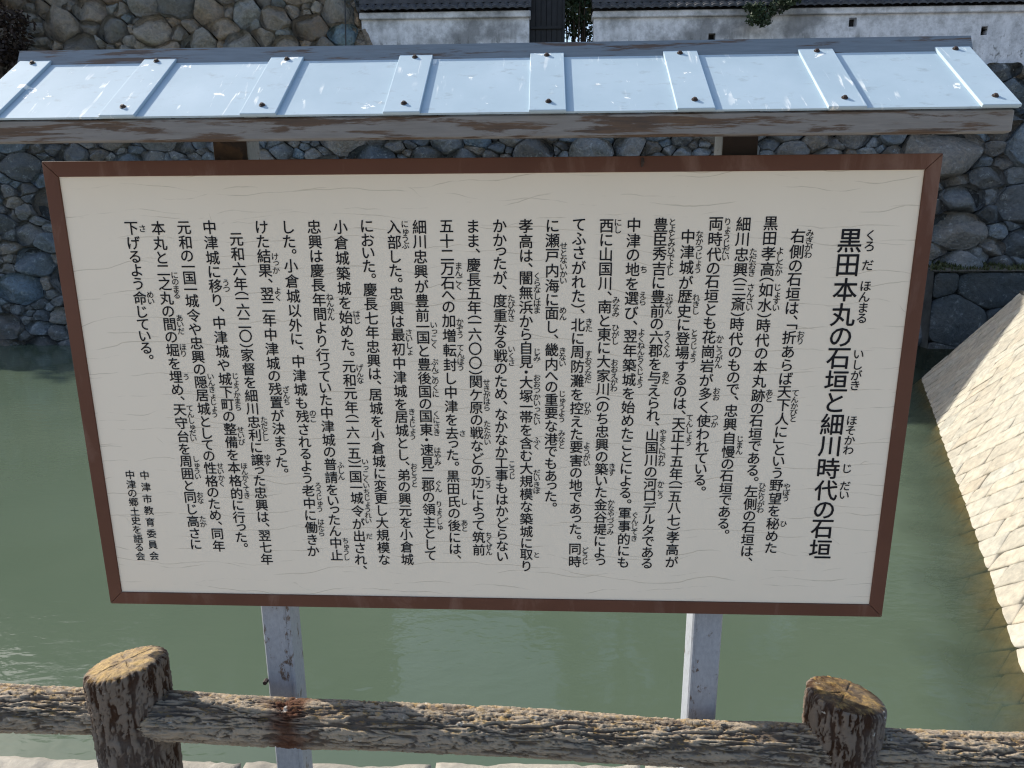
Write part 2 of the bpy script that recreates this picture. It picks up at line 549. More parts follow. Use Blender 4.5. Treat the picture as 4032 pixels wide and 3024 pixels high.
def stone_face(name, mat, O, U, V, Nn, region, pts, asp=1.35, gap=0.03, bulge=0.35, back=0.35, tintr=(0.62, 1.25), rough=0.05, ns=26, parent=None, rot=0.0, warmth=0.1, rnd=1, flat=False, polys=None):
    """region: convex polygon in (u,v). Every cell of the power diagram becomes one rounded stone."""
    O, U, V, Nn = (np.array(q, float) for q in (O, U, V, Nn))
    cr, sr = math.cos(rot), math.sin(rot)
    T = np.array([[cr / asp, sr / asp], [-sr, cr]])
    Ti = np.linalg.inv(T)
    P = pts[:, :2] @ T.T
    R = pts[:, 2]
    reg = [T @ np.array(q, float) for q in region]
    vs, fs, cs = [], [], []
    base = 0
    for i in range(len(P) if polys is None else len(polys)):
      if polys is not None:
        q = np.array(polys[i], float)
      else:
        d2 = ((P - P[i]) ** 2).sum(1)
        near = np.argsort(d2)[1:28]
        poly = reg
        for j in near:
            n = P[j] - P[i]
            d = (P[j] @ P[j] - P[i] @ P[i] - R[j] ** 2 + R[i] ** 2) / 2
            poly = clip(poly, n, d)
            if len(poly) < 3: break
        if len(poly) < 3: continue
        q = np.array(poly) @ Ti.T
      if True:
        c = q.mean(0)
        size = np.sqrt(0.5 * abs(np.sum(q[:, 0] * np.roll(q[:, 1], -1) - q[:, 1] * np.roll(q[:, 0], -1))))
        if size < 0.05: continue
        q = c + (q - c) * max(0.4, 1 - gap * 2 / size)
        q = resample(chaikin(q, rnd, rng.uniform(0.07, 0.16)), ns)
        ph = rng.random(3) * 50
        ang = np.arctan2(q[:, 1] - c[1], q[:, 0] - c[0])
        nz = vn(np.stack([np.cos(ang) * 1.6 + ph[0], np.sin(ang) * 1.6 + ph[1], np.full(ns, ph[2])], 1)) - 0.5
        q = c + (q - c) * (1 + nz * (0.03 if flat else 0.15))[:, None]
        tilt = rng.normal(0, 0.09, 2)
        h = bulge * size * rng.uniform(0.7, 1.15)
        lift = rng.normal(0, 0.05) * size
        if flat:
            rings = [(1.0, -back), (1.0, -0.012), (0.965, 0.0), (0.80, 0.6 * h), (0.5, h), (0.25, h)]
            tilt *= 0.12
            lift *= 0.12
        else:
            rings = [(1.0, -back), (1.0, 0.10 * h), (0.965, 0.50 * h), (0.90, 0.82 * h), (0.70, 0.97 * h), (0.36, 1.03 * h)]
        fac_a = rng.random(4) * math.tau
        fac_s = rng.uniform(0.3, 1.15, 4) * bulge / 0.3
        fac_o = rng.uniform(0.55, 1.05, 4) * h
        ctr = h * 0.95 if not flat else h
        V_ = []
        for kr, (sc, dep) in enumerate(rings):
            qq = c + (q - c) * sc
            dd = np.full(ns, dep + lift)
            if kr > 1 and not flat:
                for fa, fsl, fo in zip(fac_a, fac_s, fac_o):
                    dd = np.minimum(dd, fo + lift - ((qq - c) @ np.array([math.cos(fa), math.sin(fa)])) * fsl)
            if kr > 0:
                dd = dd + (qq - c) @ tilt + (fbm(np.stack([qq[:, 0] / size * 2.2 + ph[0], qq[:, 1] / size * 2.2 + ph[1], np.full(ns, ph[2])], 1), 3) - 0.5) * rough * size * 6
            V_.append(O + qq[:, :1] * U + qq[:, 1:] * V + dd[:, None] * Nn)
        V_.append((O + c[0] * U + c[1] * V + (ctr + lift) * Nn)[None])
        V_ = np.vstack(V_)
        nr = len(rings)
        for kr in range(nr - 1):
            for a in range(ns):
                b = (a + 1) % ns
                fs.append((base + kr * ns + a, base + kr * ns + b, base + (kr + 1) * ns + b, base + (kr + 1) * ns + a))
        for a in range(ns):
            fs.append((base + (nr - 1) * ns + a, base + (nr - 1) * ns + (a + 1) % ns, base + nr * ns))
        t = rng.uniform(*tintr)
        wv = rng.normal(0, warmth)
        cs.append(np.tile([t * (1 + wv), t, t * (1 - wv)], (len(V_), 1)))
        vs.append(V_)
        base += len(V_)
    # rubble bed behind the joints
    rg = np.array(region, float)
    bk = O + rg[:, :1] * U + rg[:, 1:] * V - back * 0.55 * Nn
    vs.append(bk)
    fs.append(tuple(range(base, base + len(bk))))
    cs.append(np.tile([0.13, 0.13, 0.12], (len(bk), 1)))
    o = mesh(name, np.vstack(vs), fs, mat, parent, True, np.clip(np.vstack(cs), 0, 3))
    return o

def unit(a):
    a = np.array(a, float)
    return a / np.linalg.norm(a)

# low far wall of the moat
U0 = unit((math.cos(YAW), math.sin(YAW), 0))
BAT = 0.20
V0 = unit((-math.sin(YAW) * -BAT * -1, BAT, 1.0))
N0 = np.cross(U0, V0)
if N0[1] > 0: N0 = -N0
O0 = np.array([0, wall_y(0), WZ - 0.6])
regL = [(-24, 0), (24, 0), (24, 8.62), (-24, 8.62)]
pts = seeds(regL, [0.46, 0.34, 0.24, 0.16, 0.10, 0.075], [150, 700, 1200, 2600, 4000, 4000], 1.45, lambda p: (1.7 if p[0] > 12.0 else 1.0))
far = stone_face('stone_wall', M['stone'], O0, U0, V0, N0, regL, pts, 1.45, 0.015, 0.26, 0.5, (0.5, 1.4), 0.08)
tag(far, 'long grey dry stone moat wall rising from the water behind the sign', 'stone wall')
# tall keep base on the left
V1 = unit((0, 0.26, 1.0))
N1 = np.cross(U0, V1)
if N1[1] > 0: N1 = -N1
O1 = np.array([0, wall_y(0) + 8.0 * BAT - 0.35, 5.6])
regT = [(-19, 0), (-3.90, 0), (-5.1, 4.6), (-19, 4.6)]
pts = seeds(regT, [0.42, 0.34, 0.26, 0.17, 0.10], [500, 700, 900, 1500, 1600], 1.2)
tall = stone_face('stone_wall', M['stone_warm'], O1, U0, V1, N1, regT, pts, 1.2, 0.016, 0.30, 0.45, (0.6, 1.3), 0.08, warmth=0.10)
tag(tall, 'higher brownish stone wall at upper left ending beside the white plaster wall', 'stone wall')
# return side of the keep base, running back from its corner
O2 = O1 + U0 * -3.90
V2 = unit((-1.2, 0.0, 4.6))
U2 = np.array([0.03, 1, 0.0])
N2 = np.cross(U2, V2)
if N2[0] < 0: N2 = -N2
reg2 = [(0.1, 0), (7, 0), (7, 4.7), (1.25, 4.7)]
side = stone_face('return_face', M['stone_warm'], O2, U2, V2, N2, reg2, seeds(reg2, [0.4, 0.3, 0.2], [60, 90, 120], 1.3), 1.3, 0.018, 0.3, 0.3, (0.6, 1.2), parent=tall)
# cable running down near the corner
cb = MB()
cb.tube([O1 + U0 * (-4.75 + 0.10 * t) + V1 * (4.6 - 4.6 * t) + N1 * 0.30 for t in np.linspace(0, 1, 9)], [0.018] * 9, 6)
tag(cb.build('cable', M['cable']), 'thin black cable down the corner of the brownish stone wall', 'cable')

# old foundation block with a mossy ledge, right
UB = unit((1, -0.04, 0))
VB = unit((0.05, 0.16, 1))
NB = np.cross(UB, VB)
if NB[1] > 0: NB = -NB
OB = np.array([11.75, 19.30, WZ - 0.6])
regB = [(0, 0), (6, 0), (6, 2.75), (0.05, 2.75)]
blk = stone_face('foundation_wall', M['stone_dark'], OB, UB, VB, NB, regB, seeds(regB, [0.75, 0.5, 0.3], [60, 80, 120], 1.3), 1.3, 0.010, 0.05, 0.3, (0.8, 1.2), 0.03, flat=True)
tag(blk, 'low dark foundation of big stones with pale lichen and mossy ledge at right', 'stone wall')
lt = MB()
tp = OB + VB * 2.78
lt.add([tp + NB * 0.05, tp + UB * 6 + NB * 0.05, tp + UB * 6 + np.array([0, 1.3, 0.28]), tp + np.array([0, 1.3, 0.28])], [(0, 1, 2, 3)])
lf = OB + UB * 0.02
lt2 = MB()
lt2.add([lf, lf + VB * 2.78, lf + VB * 2.78 + np.array([0, 1.3, 0.28]), lf + np.array([0, 1.3, 0])], [(0, 1, 2, 3)])
lt.build('ledge', M['soil'], blk)
lt2.build('block_end', m_plain('dark_block_end', (0.05, 0.052, 0.05), 0.9, 0.5, 3.0, 0.3, 0.8), blk)
def blades(name, mat, pos, size, parent=None, up=True):
    n = len(pos)
    a = rng.random(n) * math.tau
    s = size * rng.uniform(0.5, 1.5, n)
    d = np.stack([np.cos(a), np.sin(a), np.zeros(n)], 1) * s[:, None] * 0.35
    t = np.stack([rng.normal(0, 0.35, n), rng.normal(0, 0.35, n), np.ones(n)], 1) * s[:, None]
    v = np.stack([pos - d, pos + d, pos + t], 1).reshape(-1, 3)
    cc = np.repeat(rng.random(n), 3)
    return mesh(name, v, np.arange(3 * n).reshape(-1, 3), mat, parent, False, np.stack([cc] * 3, 1))
n_ = 2600
uu, vv = rng.random(n_) * 6, rng.random(n_) ** 0.8
mp_ = tp[None] + uu[:, None] * UB + vv[:, None] * np.array([0, 1.25, 0.27])
mo = blades('moss', M['moss'], mp_, 0.09, blk)
tag(mo, kind='stuff')

# ------------------------------------------------------------------ pale stone revetment at right
RS = 0.70                                  # horizontal run per metre of rise
VR = unit(RN * RS + np.array([0, 0, 1.0]))
NR = np.cross(RD, VR)
if NR @ RN > 0: NR = -NR
rise = 2.12 + 1.4
hyp = rise / VR[2]
OR = RA - VR * (1.4 / VR[2])
LREV = RL + 4.8
skew = -0.42
# the far end of the slope is cut on the skew
regR = [(0.40, 0.0), (LREV, 0.0), (LREV, hyp), (0.40 + hyp * 0.30, hyp)]
# strips of blocks laid on the diagonal, butt joints at uneven spacing
ea = np.array([math.sin(math.radians(38)), math.cos(math.radians(38))])
eb_ = np.array([-math.sin(math.radians(44)), math.cos(math.radians(44))])
blocks = []
rv = np.array(regR)
cross_ = ea[0] * eb_[1] - ea[1] * eb_[0]
sw = -16.0
while sw < 8:
    wd = rng.uniform(0.26, 0.36)
    t = -12.0
    while t < LREV * 2.2:
        ln = rng.uniform(0.34, 0.62)
        c4 = [np.array([sw * 1.45, 0.0]) * 0 + eb_ * (sw + w0) + ea * (t + l0) + rng.normal(0, 0.008, 2) for w0, l0 in ((0, 0), (0, ln), (wd, ln), (wd, 0))]
        poly = c4
        for i in range(4):
            a0, b0 = rv[i], rv[(i + 1) % 4]
            nn = np.array([b0[1] - a0[1], -(b0[0] - a0[0])])
            poly = clip(poly, nn, nn @ a0)
            if len(poly) < 3: break
        if len(poly) >= 3: blocks.append(poly)
        t += ln
    sw += wd
gp = np.zeros((1, 3))
rev = stone_face('revetment', M['revet'], OR, RD, VR, NR, regR, gp, 1.1, 0.004, 0.022, 0.12, (0.88, 1.08), 0.010, 16, rnd=0, warmth=0.02, flat=True, polys=blocks)
tag(rev, 'pale sloping revetment of diamond laid stones in sunlight at the right', 'revetment')
cp = MB()
T0 = OR + RD * (0.40 + hyp * 0.30) + VR * hyp
T1 = OR + RD * LREV + VR * hyp
cp.prism([T0 - RN * 0.03 - (0, 0, 0.10), T0 + RN * 0.42 - (0, 0, 0.10), T0 + RN * 0.42 + (0, 0, 0.05), T0 - RN * 0.0 + (0, 0, 0.05)], 0, T1 - T0)
capo = cp.build('coping', M['revet'], rev)
eb = MB()
E0 = OR + RD * 0.40
eb.add([E0, T0, T0 + RN * 5 + RD * 0.0, E0 + RN * 7], [(0, 1, 2, 3)])
eb.build('end_face', M['revet'], rev)
em = MB()
q0 = T0 + RN * 0.40 + np.array([0, 0, 0.02])
q1 = T1 + RN * 0.40 + np.array([0, 0, 0.02])
em.add([q0, q1, q1 + RN * 120, q0 + RN * 120], [(0, 1, 2, 3)])
em.add([q0, q0 + RN * 120, q0 + RN * 120 - (0, 0, 5), q0 - (0, 0, 5)], [(0, 1, 2, 3)])
tag(em.build('embankment', M['path']), 'flat bank behind the stone slope', 'ground', kind='structure')

# ------------------------------------------------------------------ kerb of the near bank
kv, kf, kc = [], [], []
kb = 0
xs = -9.0
while xs < 9:
    L = rng.uniform(0.38, 0.72)
    x0, x1 = xs + 0.008, xs + L - 0.008
    nx, ny = max(10, int(L / 0.02)), 26
    yb0, yb1 = 1.30, 1.872 + rng.normal(0, 0.006)
    zt = rng.normal(0, 0.004)
    gx, gy = np.meshgrid(np.linspace(0, 1, nx), np.linspace(0, 1, ny))
    e = np.minimum.reduce([gx * L, (1 - gx) * L, gy * 0.4, (1 - gy) * 0.4])
    X_ = x0 + gx * (x1 - x0)
    edge = (fbm(np.stack([X_ * 9, gx * 0, gx * 0 + 3.3], -1), 4) - 0.5) * 0.03 * (gy > 0.9)
    Y_ = yb0 + gy * (yb1 - yb0) + edge - 0.034 * X_
    Z_ = zt + (fbm(np.stack([X_ * 22, Y_ * 22, X_ * 0], -1), 4) - 0.5) * 0.022 - np.clip(0.012 - e, 0, 1) ** 2 * 60
    top = np.stack([X_, Y_, Z_], -1).reshape(-1, 3)
    n0 = kb
    kv.append(top)
    idx = np.arange(nx * ny).reshape(ny, nx)
    for a in range(ny - 1):
        for b in range(nx - 1):
            kf.append((n0 + idx[a, b], n0 + idx[a, b + 1], n0 + idx[a + 1, b + 1], n0 + idx[a + 1, b]))
    loop = list(idx[0, :]) + list(idx[1:, -1]) + list(idx[-1, -2::-1]) + list(idx[-2:0:-1, 0])
    low = top[loop].copy()
    low[:, 2] = -0.30
    kv.append(low)
    m_ = len(loop)
    for a in range(m_):
        b = (a + 1) % m_
        kf.append((n0 + loop[b], n0 + loop[a], n0 + nx * ny + a, n0 + nx * ny + b))
    t = rng.uniform(0.9, 1.12)
    kc.append(np.full((nx * ny + m_, 3), t))
    kb += nx * ny + m_
    xs += L
kerb = mesh('kerb', np.vstack(kv), kf, M['kerb'], None, True, np.vstack(kc))
tag(kerb, 'rough pale kerb stones along the edge of the moat', 'kerb', kind='structure')
# near moat wall under the kerb
UNr = unit((1, -0.034, 0))
VNr = np.array([0, 0, 1.0])
regN = [(-20, 0), (9, 0), (9, 3.1), (-20, 3.1)]
near = stone_face('stone_wall', M['stone'], (0, 1.78, -3.38), UNr, VNr, (0.034, 1, 0), regN, seeds(regN, [0.35, 0.25], [700, 700], 1.3), 1.3, 0.015, 0.15, 0.3, (0.7, 1.2), ns=12)
tag(near, 'near moat wall of grey stones below the kerb', 'stone wall')

# ------------------------------------------------------------------ white plaster walls on the castle side
def tile_roof(x0, x1, y0, z0, parent, depth=0.42, rise=0.24):
    """pan and roll tiles on both slopes and a ridge roll, local coordinates"""
    mb = MB()
    per = 0.24
    nx = int((x1 - x0) / per * 10)
    X_ = np.linspace(x0, x1, nx)
    prof = np.abs(np.sin(np.pi * (X_ - x0) / per)) ** 0.7 * 0.055
    for sgn in (-1, 1):
        rows = []
        for r in range(3):
            for e in (0, 1):
                t = (r + e) / 3
                zz = z0 + rise * t + (0.022 if e == 0 else 0.0) + prof
                yy = np.full(nx, y0 + sgn * depth * (1 - t))
                rows.append(np.stack([X_, yy, zz], 1))
        low = rows[0].copy()
        low[:, 2] -= 0.045 + prof * 0.3
        rows.insert(0, low)
        v = np.vstack(rows)
        f = []
        for a in range(len(rows) - 1):
            for b in range(nx - 1):
                f.append((a * nx + b, a * nx + b + 1, a * nx + nx + b + 1, a * nx + nx + b))
        mb.add(v, f)
    mb.box((x0, y0 - 0.10, z0 + rise), (x1, y0 + 0.10, z0 + rise + 0.10))
    mb.tube([(x0 - 0.03, y0, z0 + rise + 0.12), (x1 + 0.03, y0, z0 + rise + 0.12)], [0.085, 0.085], 10)
    o = mb.build('tile_roof', M['tile'], parent)
    return o

def plaster_wall(loc, length, h, holes, label, x_open=None):
    e = empty('plaster_wall', loc, YAW)
    tag(e, label, 'wall', 'white walls with tiled tops')
    # wall body: a grid of boxes leaves real openings where the loopholes are
    xs_ = sorted(set([0, length] + [q for hx in holes for q in hx[:2]]))
    zs_ = sorted(set([-0.6, h] + [q for hx in holes for q in hx[2:]]))
    v, f = [], []
    def quad(a, b, c, d):
        n = len(v)
        v.extend([a, b, c, d])
        f.append((n, n + 1, n + 2, n + 3))
    def solid(i, j):
        xm, zm = (xs_[i] + xs_[i + 1]) / 2, (zs_[j] + zs_[j + 1]) / 2
        return not any(hx[0] < xm < hx[1] and hx[2] < zm < hx[3] for hx in holes)
    for i in range(len(xs_) - 1):
        for j in range(len(zs_) - 1):
            a, b, c, d = xs_[i], xs_[i + 1], zs_[j], zs_[j + 1]
            if solid(i, j):
                quad((a, 0, c), (b, 0, c), (b, 0, d), (a, 0, d))
            else:
                q = 0.22
                quad((a, 0, c), (a, q, c), (a, q, d), (a, 0, d))
                quad((b, 0, c), (b, 0, d), (b, q, d), (b, q, c))
                quad((a, 0, d), (a, q, d), (b, q, d), (b, 0, d))
                quad((a, 0, c), (b, 0, c), (b, q, c), (a, q, c))
    quad((0, 0, -0.6), (0, 0.34, -0.6), (0, 0.34, h), (0, 0, h))
    quad((length, 0, -0.6), (length, 0, h), (length, 0.34, h), (length, 0.34, -0.6))
    quad((0, 0.34, -0.6), (length, 0.34, -0.6), (length, 0.34, h), (0, 0.34, h))
    quad((0, 0, h), (length, 0, h), (length, 0.34, h), (0, 0.34, h))
    mesh('wall_body', v, f, M['plaster'], e)
    for hx in holes:
        k = MB()
        k.add([(hx[0], 0.215, hx[2]), (hx[1], 0.215, hx[2]), (hx[1], 0.215, hx[3]), (hx[0], 0.215, hx[3])], [(0, 1, 2, 3)])
        k.build('loophole', M['hole'], e)
    b = MB()
    b.box((-0.04, -0.11, h - 0.14), (length + 0.04, 0.45, h + 0.03), 0.02)
    b.build('eave_band', M['plaster'], e)
    tile_roof(-0.06, length + 0.06, 0.17, h + 0.06, e)
    return e

plaster_wall((-4.30, 22.02, 6.05), 4.86, 1.36, [], 'short white plaster wall between the brown stone wall and the dark gate')
plaster_wall((2.43, 21.98, 6.05), 18.0, 1.36, [(3.31, 3.51, 0.56, 0.78), (7.28, 7.50, 0.90, 1.14), (11.02, 11.20, 0.63, 0.86)],
             'long white plaster wall with three square loopholes right of the dark gate')

# dark gate wing between the two walls
gt = empty('timber_gate', (0.58, 22.1, 6.0), YAW)
tag(gt, 'black timber gate wing between the two white plaster walls', 'gate')
k = MB()
for i in range(6):
    k.box((0.02 + i * 0.155, 0.03, 0), (0.165 + i * 0.155, 0.07, 3.0), 0.006)
k.box((0.02, 0.075, 0), (0.94, 0.11, 3.0))
k.build('boards', M['timber'], gt)
k = MB(); k.box((-0.05, 0.0, 0), (0.02, 0.12, 3.1), 0.01); k.build('gate_post', M['timber'], gt)
k = MB(); k.box((0.94, 0.0, 0), (1.02, 0.12, 3.1), 0.01); k.build('gate_post', M['timber'], gt)
k = MB(); k.box((0.02, -0.02, 1.02), (0.94, 0.03, 1.10), 0.008); k.build('crossbar', M['timber'], gt)

# pale house behind
hs = empty('house', (-2.6, 32.0, 6.0), 0.05)
tag(hs, 'pale house with a dark roof standing behind the short white wall', 'house')
k = MB(); k.box((-1.2, 0, 0), (2.9, 5, 3.0)); k.build('wall', M['house'], hs)
k = MB()
k.prism([(-1.6, -0.6, 2.85), (3.3, -0.6, 2.85), (3.3, 2.5, 4.8), (-1.6, 2.5, 4.8)], 0, (0, 0, 0.14))
k.prism([(-1.6, 5.6, 2.85), (3.3, 5.6, 2.85), (3.3, 2.51, 4.8), (-1.6, 2.51, 4.8)], 0, (0, 0, 0.14))
k.build('roof', M['tile'], hs)

# ------------------------------------------------------------------ trees and shrubs
def leaves(name, mat, centres, rad, n, size, parent, flat=0.75, shade=0.5):
    cs_ = np.array(centres, float)
    rr = np.array(rad, float)
    pr = rr ** 2 / (rr ** 2).sum()
    pick = rng.choice(len(cs_), n, p=pr)
    d = rng.normal(size=(n, 3))
    d /= np.linalg.norm(d, axis=1)[:, None]
    t = rng.random(n) ** 0.45
    p = cs_[pick] + d * (rr[pick] * t)[:, None] * np.array([1, 1, flat])
    a = rng.normal(size=(n, 3)); a /= np.linalg.norm(a, axis=1)[:, None]
    b = np.cross(a, rng.normal(size=(n, 3))); b /= np.linalg.norm(b, axis=1)[:, None]
    s = size * rng.uniform(0.6, 1.4, n)
    a *= s[:, None]; b *= s[:, None] * 0.55
    v = np.stack([p - a, p + b, p + a, p - b], 1).reshape(-1, 3)
    cc = np.clip(rng.random(len(cs_))[pick] * 0.6 + rng.random(n) * 0.4, 0, 1)
    cc = np.repeat(cc, 4)
    return mesh(name, v, np.arange(4 * n).reshape(-1, 4), mat, parent, False, np.stack([cc] * 3, 1))

def tree(loc, h, cr, crown_h, n, size, label, mat='leaf', group='trees behind the castle wall', nclump=26, limb=None, sink=0.0):
    e = empty('tree', loc)
    tag(e, label, 'tree', group)
    tr = MB()
    r0 = 0.035 * h + 0.05
    lean = rng.normal(0, 0.04, 2)
    mid = [np.array([lean[0] * h * t, lean[1] * h * t, h * 0.86 * t - 0.3]) for t in np.linspace(0, 1, 8)]
    tr.tube(mid, [r0 * (1.25 - 1.1 * t) for t in np.linspace(0, 1, 8)], 9)
    cen, rad = [], []
    for i in range(nclump):
        t = rng.random()
        z = h - crown_h + crown_h * t
        rm = cr * math.sqrt(max(0.06, 1 - (2 * t - 0.85) ** 2 / 1.35))
        a = rng.random() * math.tau
        r = rm * rng.uniform(0.25, 0.95)
        c = np.array([math.cos(a) * r + lean[0] * z, math.sin(a) * r + lean[1] * z, z])
        cen.append(c); rad.append(cr * rng.uniform(0.24, 0.42))
        b0 = mid[min(7, max(2, int((c[2] - cr * 0.5) / (h * 0.86) * 7)))]
        m = (b0 + c) / 2 + np.array([0, 0, 0.12 * cr])
        tr.tube([b0, m, c], [r0 * 0.30, r0 * 0.2, r0 * 0.06], 5)
    if limb:
        pts_ = [np.array(q, float) - np.array(loc) for q in limb]
        tr.tube(pts_, list(np.linspace(0.09, 0.015, len(pts_))), 6)
    tr.build('trunk', M['trunk'], e, True)
    leaves('crown', M[mat], cen, rad, n, size, e)
    if limb:
        cl, rl = [], []
        for q in pts_[2:]:
            for _ in range(3):
                cl.append(q + rng.normal(0, 0.14, 3)); rl.append(rng.uniform(0.14, 0.30))
        leaves('branch_tuft', M[mat], cl, rl, 2600, 0.05, e)
    return e

tree((7.9, 24.6, 6.0), 10.5, 3.4, 7.6, 5200, 0.17, 'tree with a low branch hanging over the long white wall', 'pine', limb=[(7.9, 24.4, 9.6), (8.2, 23.2, 9.2), (8.1, 22.0, 8.2), (7.85, 21.45, 7.85), (7.6, 21.35, 7.5), (7.2, 21.3, 7.28), (6.95, 21.3, 7.08)])
tree((4.6, 26.5, 6.0), 11.0, 3.3, 8.4, 4600, 0.17, 'dark evergreen standing behind the left end of the long white wall')
tree((12.2, 25.2, 6.0), 10.0, 3.6, 8.2, 4600, 0.18, 'broad tree behind the long wall, between its two right loopholes')
tree((16.6, 25.8, 6.0), 11.5, 3.8, 9.0, 4600, 0.18, 'tall dark tree behind the far right end of the long white wall', 'pine')
tu = empty('castle_turret', (-9.4, 25.5, 10.0), 0.0)
tag(tu, 'dark boarded castle turret with a tiled gable roof on top of the brown stone base', 'turret')
k = MB(); k.box((-4.2, -2.3, -0.4), (3.6, 2.3, 3.1)); k.build('wall', M['timber'], tu)
for i in range(4):
    k = MB()
    k.box((-3.4 + i * 1.6, -2.34, 1.2), (-2.7 + i * 1.6, -2.29, 2.0))
    k.build('window', M['plaster'], tu)
k = MB()
for sg in (-1, 1):
    k.prism([(-4.9, sg * 3.1, 2.95), (4.3, sg * 3.1, 2.95), (4.2, sg * 0.004, 5.2), (-4.6, sg * 0.004, 5.2)], 0, (0, 0, 0.18))
k.tube([(-4.7, 0, 5.42), (4.3, 0, 5.42)], [0.16, 0.16], 10)
k.build('roof', M['tile'], tu)
tree((-27.0, 37.0, 6.0), 18.0, 5.2, 15.0, 5200, 0.2, 'broad tree on the left bank, right of its tallest neighbour')
tree((-38.0, 37.0, 6.0), 20.0, 6.0, 17.0, 5200, 0.22, 'tallest tree, at the far left of the castle bank')
tree((-18.5, 33.0, 9.6), 11.0, 4.2, 9.5, 4600, 0.19, 'tall evergreen on the left end of the brown stone wall')

# bamboo between gate and long wall
bb = empty('bamboo_clump', (2.0, 22.9, 6.0))
tag(bb, 'dark bamboo clump filling the gap right of the black gate', 'bamboo')
k = MB()
for i in range(16):
    x, y = rng.uniform(-0.5, 0.45), rng.uniform(-0.3, 0.5)
    lx = rng.normal(0, 0.05)
    k.tube([(x, y, -0.2), (x + lx, y, 1.2), (x + lx * 2.4, y, 2.6), (x + lx * 4, y - 0.1, 4.0)], [0.028, 0.026, 0.02, 0.01], 6)
k.build('stems', M['trunk'], bb, True)
leaves('foliage', M['pine'], [(rng.uniform(-0.5, 0.5), rng.uniform(-0.3, 0.5), rng.uniform(0.5, 3.8)) for _ in range(34)], [0.34] * 34, 4200, 0.06, bb)

# dry vine at far left
vb = empty('dry_vine', (-15.2, 21.3, 6.0))
tag(vb, 'dark dry vine hanging over the stone wall at the far left', 'vine')
cen = [(rng.uniform(-2.4, 1.9) - 0.30 * z, rng.uniform(-0.5, 0.2) + 0.2 * z, z) for z in rng.uniform(-0.4, 4.2, 60)]
leaves('foliage', M['dry'], cen, [0.5] * 60, 9000, 0.075, vb)
k = MB()
for i in range(14):
    x = rng.uniform(-2.2, 0.8)
    k.tube([(x + rng.normal(0, 0.15), -0.1 + 0.2 * z, z) for z in np.linspace(-0.5, 4, 6)], [0.03] * 6, 5)
k.build('stems', M['trunk'], vb)

